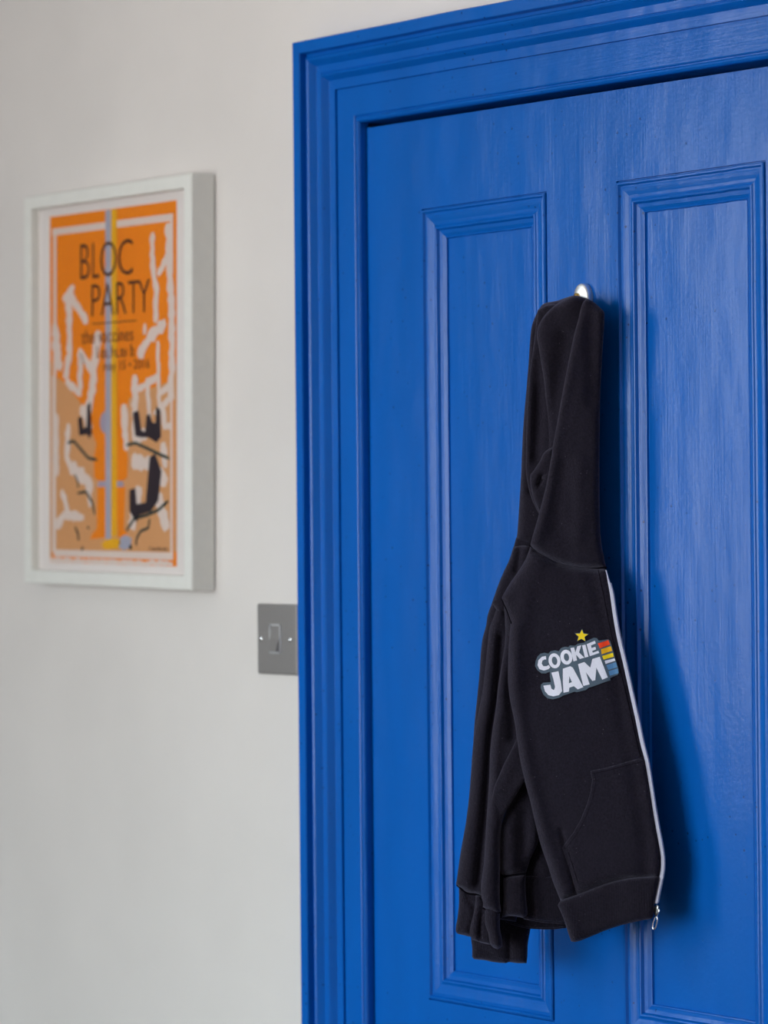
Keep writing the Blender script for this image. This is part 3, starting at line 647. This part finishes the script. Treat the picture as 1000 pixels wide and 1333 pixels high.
tube(bm, rimpts([(654, 1194.2), (660, 1199.3), (673.8, 1204.2), (687, 1207.3), (703.5, 1208.6), (721, 1208.6), (737, 1206.8)], -39.5), .0010, 6)
tube(bm, rimpts([(682, 1195), (694, 1197.4), (707.5, 1199.6), (723.7, 1200.6), (735, 1202)], -29.5), .0010, 6)
child(from_bm('hem_rim', bm, M['cloth'], smooth=True), hoodie)
# --- sleeves
far_sleeve = part('sleeve', M['cloth'], [
    dict(outline=[(640.8, 785), (635.2, 799.5), (633, 814), (628.5, 830.5), (626, 850), (624.6, 872.6), (622.3, 898), (618, 940), (616.2, 965), (650, 965), (665, 880), (662, 800), (650, 782)], off=-27, R_=8, drop=7, thick=16),
    dict(outline=[(652.5, 779), (647, 789.5), (642, 803.5), (637, 817), (634.5, 835), (632.3, 857.6), (630, 880), (627.5, 900), (622, 930), (617.2, 958), (614.8, 984), (611.5, 1029), (607, 1068), (599.7, 1110), (594.6, 1146), (593.8, 1150.5), (596, 1155), (600.5, 1156.3), (605.8, 1161), (612, 1163), (619.6, 1163.8), (628, 1167), (640, 1165), (650, 1100), (660, 1000), (668, 900), (668, 813), (661.5, 799), (656, 786)],
         off=-21, R_=10, drop=10, thick=18, folds=[([(645, 800), (641, 860), (636, 920), (626, 1010), (616, 1090), (608, 1150)], 8, 1.5), ([(652, 830), (647, 900), (638, 960), (634, 1020), (629, 1080), (622, 1150)], 5, -5)], nz=2),
])
near_sleeve = part('sleeve', M['cloth'], [
    dict(outline=[(656, 786), (658, 830), (654, 860), (649, 890), (645.8, 920), (641.3, 950), (638.2, 980), (637.2, 1010), (635.6, 1040), (633.8, 1064), (631.5, 1100), (630, 1124), (627.8, 1140), (626.2, 1156), (626.8, 1167), (629, 1176), (628.6, 1181.4), (633, 1184), (640, 1187.4), (647, 1189.2), (652.2, 1187), (650.6, 1165), (651, 1131), (651.5, 1092), (653.5, 1072), (659, 1056), (670, 1038), (681, 1020), (690, 1000), (690, 900), (680, 800), (668, 790)],
         off=-10, R_=10, drop=10, thick=20, folds=[([(664, 830), (664, 900), (668, 940), (668, 960)], 7, -5), ([(650, 930), (645, 1000), (642, 1060)], 6, 1.5), ([(640, 1080), (637, 1170)], 6, 1.0)], nz=1.6),
    # underarm fold laid over it
    dict(outline=[(673.2, 961.5), (664.4, 978.8), (657, 993), (650, 1008.8), (644.5, 1022), (641, 1036), (639, 1054), (640, 1075), (648, 1076), (656, 1060), (670, 1037), (681, 1019), (692, 1005), (690, 975), (682, 960)], off=-6.5, R_=3, drop=2.5, thick=10,
         fn=lambda V: -np.clip((V[:, 1]-1030)/40, 0, 1.2)*5, folds=[([(668, 985), (652, 1030)], 7, 1.2)]),
])
# --- cuffs
cuff_far = part('cuff', M['ribbing'], [
    dict(outline=[(597.4, 1152), (597.6, 1174), (596, 1192), (594, 1204), (593.4, 1212.4), (595.6, 1215.4), (604, 1217.4), (612, 1219.4), (632, 1222), (634, 1160), (612, 1156)], off=-27, R_=8, drop=7, thick=14, folds=[([(602, 1160), (612, 1185), (606, 1212)], 4, 1.5), ([(608, 1170), (616, 1182)], 3, -2)], nz=2),
    dict(outline=[(614, 1212), (614.8, 1235), (614.8, 1246), (617, 1248.4), (632.8, 1250.2), (640, 1252), (659, 1253.8), (662, 1252.4), (673.6, 1253.8), (685.6, 1253.8), (686.6, 1246), (687.4, 1228), (689.8, 1213.6), (692, 1200), (660, 1180), (630, 1190)], off=-46, R_=7, drop=6, thick=16, folds=[([(662.6, 1215), (663, 1252)], 2.5, -3.5), ([(630, 1225), (650, 1240)], 6, 2), ([(676, 1215), (675, 1250)], 8, 1.5)]),
])
cuff_near = part('cuff', M['ribbing'], [
    dict(outline=[(619, 1165.5), (618.2, 1180), (615.4, 1194.4), (612.4, 1206.4), (611.8, 1216), (614.8, 1223), (624.6, 1226.6), (637.6, 1229.8), (645, 1225), (640, 1185), (629, 1172), (625.6, 1166)], off=-19, R_=7, drop=6, thick=12, folds=[([(628, 1180), (625.6, 1198), (625, 1226)], 2, -3.5), ([(619, 1190), (618, 1215)], 4, 1.5)]),
    dict(outline=[(630.5, 1178), (630.8, 1188), (631, 1201.6), (635, 1214.8), (637.8, 1228), (642.4, 1233.4), (648.4, 1235.8), (654.4, 1232), (653.6, 1222), (651, 1208), (651, 1180)], off=-13, R_=9, drop=9, thick=12),
])
for P, off in (([(594.5, 1152), (600, 1156.6), (605.8, 1161.6), (612, 1163.6), (619.6, 1164.4), (626, 1166.6)], -27), ([(629, 1182), (634, 1185), (640, 1188), (647, 1189.6), (651, 1187.4)], -17), ([(652.5, 1139), (656, 1141), (667, 1139.6), (683, 1137.6)], -22)):
    bm = bmesh.new(); tube(bm, rimpts(P, off), .0010, 6); child(from_bm('seam', bm, M['seam'], smooth=True), hoodie)
# --- zip
ZL = dens(ZIP_L, 3, False); n = len(ZL)
def zw(i): return min(3.9, .9+i*.3)
bm = bmesh.new(); rings = []
for i, (x, y) in enumerate(ZL):
    p = float(base(x, y))-.0030; wd = zw(i)
    rings.append([at(x-1.6, y, p-.001), at(x-.6, y, p+.0016), at(x+wd*.6, y+.2, p+.0016), at(x+wd, y+.3, p+.0004), at(x+wd*.6, y+.2, p-.003), at(x-.8, y, p-.004)])
loft(bm, rings); ztape = child(from_bm('zip_tape', bm, M['tape'], smooth=True), hoodie)
bm = bmesh.new(); acc = 0; cnt = 0
for i in range(6, n-1):
    a, b = ZL[i], ZL[i+1]; L = np.linalg.norm(b-a); k = max(1, int(round(L/1.55)))
    for j in range(k):
        q = a+(b-a)*(j/k); p = float(base(q[0], q[1]))-.0025; P = at(q[0]+zw(i)-.1, q[1], p); h = .00042
        box(bm, P.x-.0008, P.x+.0008, P.y-.0009, P.y+.0009, P.z-h, P.z+h)
zt = child(from_bm('zip_teeth', bm, M['teeth']), hoodie); zt['kind'] = 'stuff'
pz = float(base(856, 1182))-.002
def zp(x, y, d=0.): return at(x, y, pz+d)
bm = bmesh.new(); rings = []
for t_, rw in ((0, 1.6), (.15, 3.6), (.4, 4.0), (.7, 3.2), (1, 2.0)):
    c = Vector((855.6-1.5*t_, 1178.5+13*t_, 0)); rings.append([zp(c.x+rw*math.cos(a), c.y, .0028*math.sin(a)) for a in [k*2*math.pi/14 for k in range(14)]])
loft(bm, rings); slider = child(from_bm('zip_slider', bm, M['dull_metal'], smooth=True), hoodie)
bm = bmesh.new(); tube(bm, [zp(857.6, 1181.5, .0036), zp(858.6, 1185, .0052), zp(856.6, 1190, .0052), zp(854.6, 1193, .0034)], .0009, 8)
b1 = from_bm('bridge', bm, M['chrome'], None, True); b1.parent = slider
bm = bmesh.new(); loop = [(855.8, 1193.6), (856.2, 1197), (855.2, 1203), (853.6, 1208), (851.6, 1209.8), (850, 1208), (850.2, 1203), (851.6, 1198), (853.6, 1193.8)]
tube(bm, [zp(x, y, .004) for x, y in dens(loop, 1.5)], .0009, 8, True)
b2 = from_bm('pull_tab', bm, M['chrome'], None, True); b2.parent = slider

# --- chest print: flat transfer lying on the front panel
def z8(pts): return [(690+x/7.692, 810+y/7.692) for x, y in pts]
def keyhole(outer, hole):          # cut the hole into the ring with a slit so that it stays one polygon
    best = min(((math.dist(a, b), i, j) for i, a in enumerate(outer) for j, b in enumerate(hole)))
    _, i, j = best; h = hole[j:]+hole[:j+1]
    return outer[:i+1]+h+outer[i:]
def flat(name, m, polys, lvl, parent):
    bm = bmesh.new()
    for poly in polys:
        O = dens(poly, 1.6, smooth=False); n_ = len(O)
        mn, mx = O.min(0), O.max(0); gx, gy = np.meshgrid(np.arange(mn[0], mx[0], 3), np.arange(mn[1], mx[1], 3)); q = np.stack([gx.ravel(), gy.ravel()], 1)
        q = q[inside(q, O)]; q = q[seg_dist(q, O) > 1] if len(q) else q
        A = np.concatenate([O, q]) if len(q) else O
        vo, _, faces, *_ = delaunay_2d_cdt([Vector(p) for p in A], [(i, (i+1) % n_) for i in range(n_)], [], 0, 1e-4)
        V = np.array([v[:] for v in vo]); fs = []
        for f in faces:
            c = V[list(f)].mean(0)[None, :]
            if inside(c, O)[0]: fs.append(f)
        vv = [bm.verts.new(q_) for q_ in surf_many(V, .9+lvl*.22)]; vb = [bm.verts.new(q_) for q_ in surf_many(V, .6+lvl*.22)]
        ec = {}
        for f in fs:
            bm.faces.new([vv[i] for i in f]); bm.faces.new([vb[i] for i in reversed(f)])
            for i in range(len(f)):
                a, b = f[i], f[(i+1) % len(f)]; k = (min(a, b), max(a, b)); ec[k] = (ec.get(k, (0,))[0]+1, a, b)
        for k, (c, a, b) in ec.items():
            if c == 1: bm.faces.new((vv[b], vv[a], vb[a], vb[b]))
    loose = [v for v in bm.verts if not v.link_faces]; bmesh.ops.delete(bm, geom=loose, context='VERTS')
    o = from_bm(name, bm, m, None); under(o, parent); return o
def ell(cx, cy, rx, ry, rot, n_=18):
    return [(cx+rx*math.cos(a)*math.cos(rot)-ry*math.sin(a)*math.sin(rot), cy+rx*math.cos(a)*math.sin(rot)+ry*math.sin(a)*math.cos(rot)) for a in [k*2*math.pi/n_ for k in range(n_)]]
BACKING = [(75, 480), (52, 440), (55, 395), (75, 345), (105, 315), (145, 305), (185, 315), (205, 290), (250, 280), (290, 290), (310, 260), (350, 245), (385, 250), (400, 232), (450, 235), (480, 215), (540, 205), (575, 185), (640, 155), (670, 160), (690, 185), (785, 170), (805, 190), (830, 270), (855, 370), (885, 460), (890, 505), (880, 525), (800, 560), (810, 580), (720, 610), (640, 640), (590, 655), (560, 680), (470, 700), (445, 695), (400, 712), (330, 735), (300, 755), (230, 772), (175, 762), (135, 725), (108, 660), (110, 625), (135, 605), (210, 600), (200, 545), (200, 495), (160, 512), (115, 512)]
logo = flat('chest_print', M['p_slate'], [z8(BACKING)], 0, hoodie)
L_C = [(160, 338), (120, 345), (85, 380), (76, 430), (95, 470), (140, 484), (185, 470), (203, 452), (188, 428), (165, 440), (135, 440), (118, 415), (125, 385), (150, 372), (163, 375)]
L_O1 = keyhole(ell(246, 386, 60, 76, -.18), ell(247, 386, 27, 42, -.18)[::-1]); L_O2 = keyhole(ell(365, 350, 60, 75, -.18), ell(366, 350, 26, 40, -.18)[::-1])
L_K = [(406, 258), (442, 252), (455, 302), (475, 240), (515, 230), (492, 302), (545, 355), (500, 368), (462, 325), (472, 382), (436, 392)]
L_I = [(522, 232), (556, 224), (586, 345), (550, 354)]
L_E = [(568, 220), (650, 185), (660, 212), (612, 232), (617, 258), (655, 245), (662, 272), (624, 288), (630, 305), (685, 285), (694, 308), (600, 340)]
L_J = [(215, 505), (285, 490), (310, 600), (322, 690), (290, 730), (235, 742), (185, 730), (150, 690), (135, 635), (205, 625), (215, 665), (240, 680), (252, 650), (235, 570)]
L_A = keyhole([(330, 465), (405, 440), (430, 455), (535, 650), (480, 672), (440, 640), (395, 655), (390, 695), (336, 706), (330, 600)], [(395, 540), (420, 600), (390, 612)])
L_M = [(482, 420), (545, 398), (605, 455), (625, 368), (700, 345), (780, 552), (725, 575), (665, 455), (655, 580), (625, 588), (560, 500), (598, 622), (535, 638), (510, 540)]
for g in (L_C, L_O1, L_O2, L_K, L_I, L_E, L_J, L_A, L_M): flat('printed_letter', M['p_white'], [z8(g)], 1, logo)
star = [(518+(76 if k % 2 == 0 else 36)*math.sin(k*math.pi/5+.05), 135-(72 if k % 2 == 0 else 34)*math.cos(k*math.pi/5+.05)) for k in range(10)]
stin = [(518+(66 if k % 2 == 0 else 30)*math.sin(k*math.pi/5+.05), 137-(62 if k % 2 == 0 else 28)*math.cos(k*math.pi/5+.05)) for k in range(10)]
flat('star_outline', M['p_slate'], [z8(star)], .4, logo); flat('printed_star', M['p_yellow'], [z8(stin)], 1, logo)
for col, q in (('p_red', [(680, 212), (785, 180), (802, 222), (700, 262)]), ('p_amber', [(712, 270), (810, 240), (825, 285), (718, 322)]), ('p_yellow', [(722, 338), (830, 306), (840, 345), (738, 374)]), ('p_white', [(748, 386), (848, 362), (855, 384), (758, 418)]), ('p_blue', [(765, 430), (862, 400), (876, 450), (785, 478)]), ('p_blue', [(788, 490), (880, 462), (888, 510), (800, 536)])):
    flat('printed_stripe', M[col], [z8(q)], 1, logo)
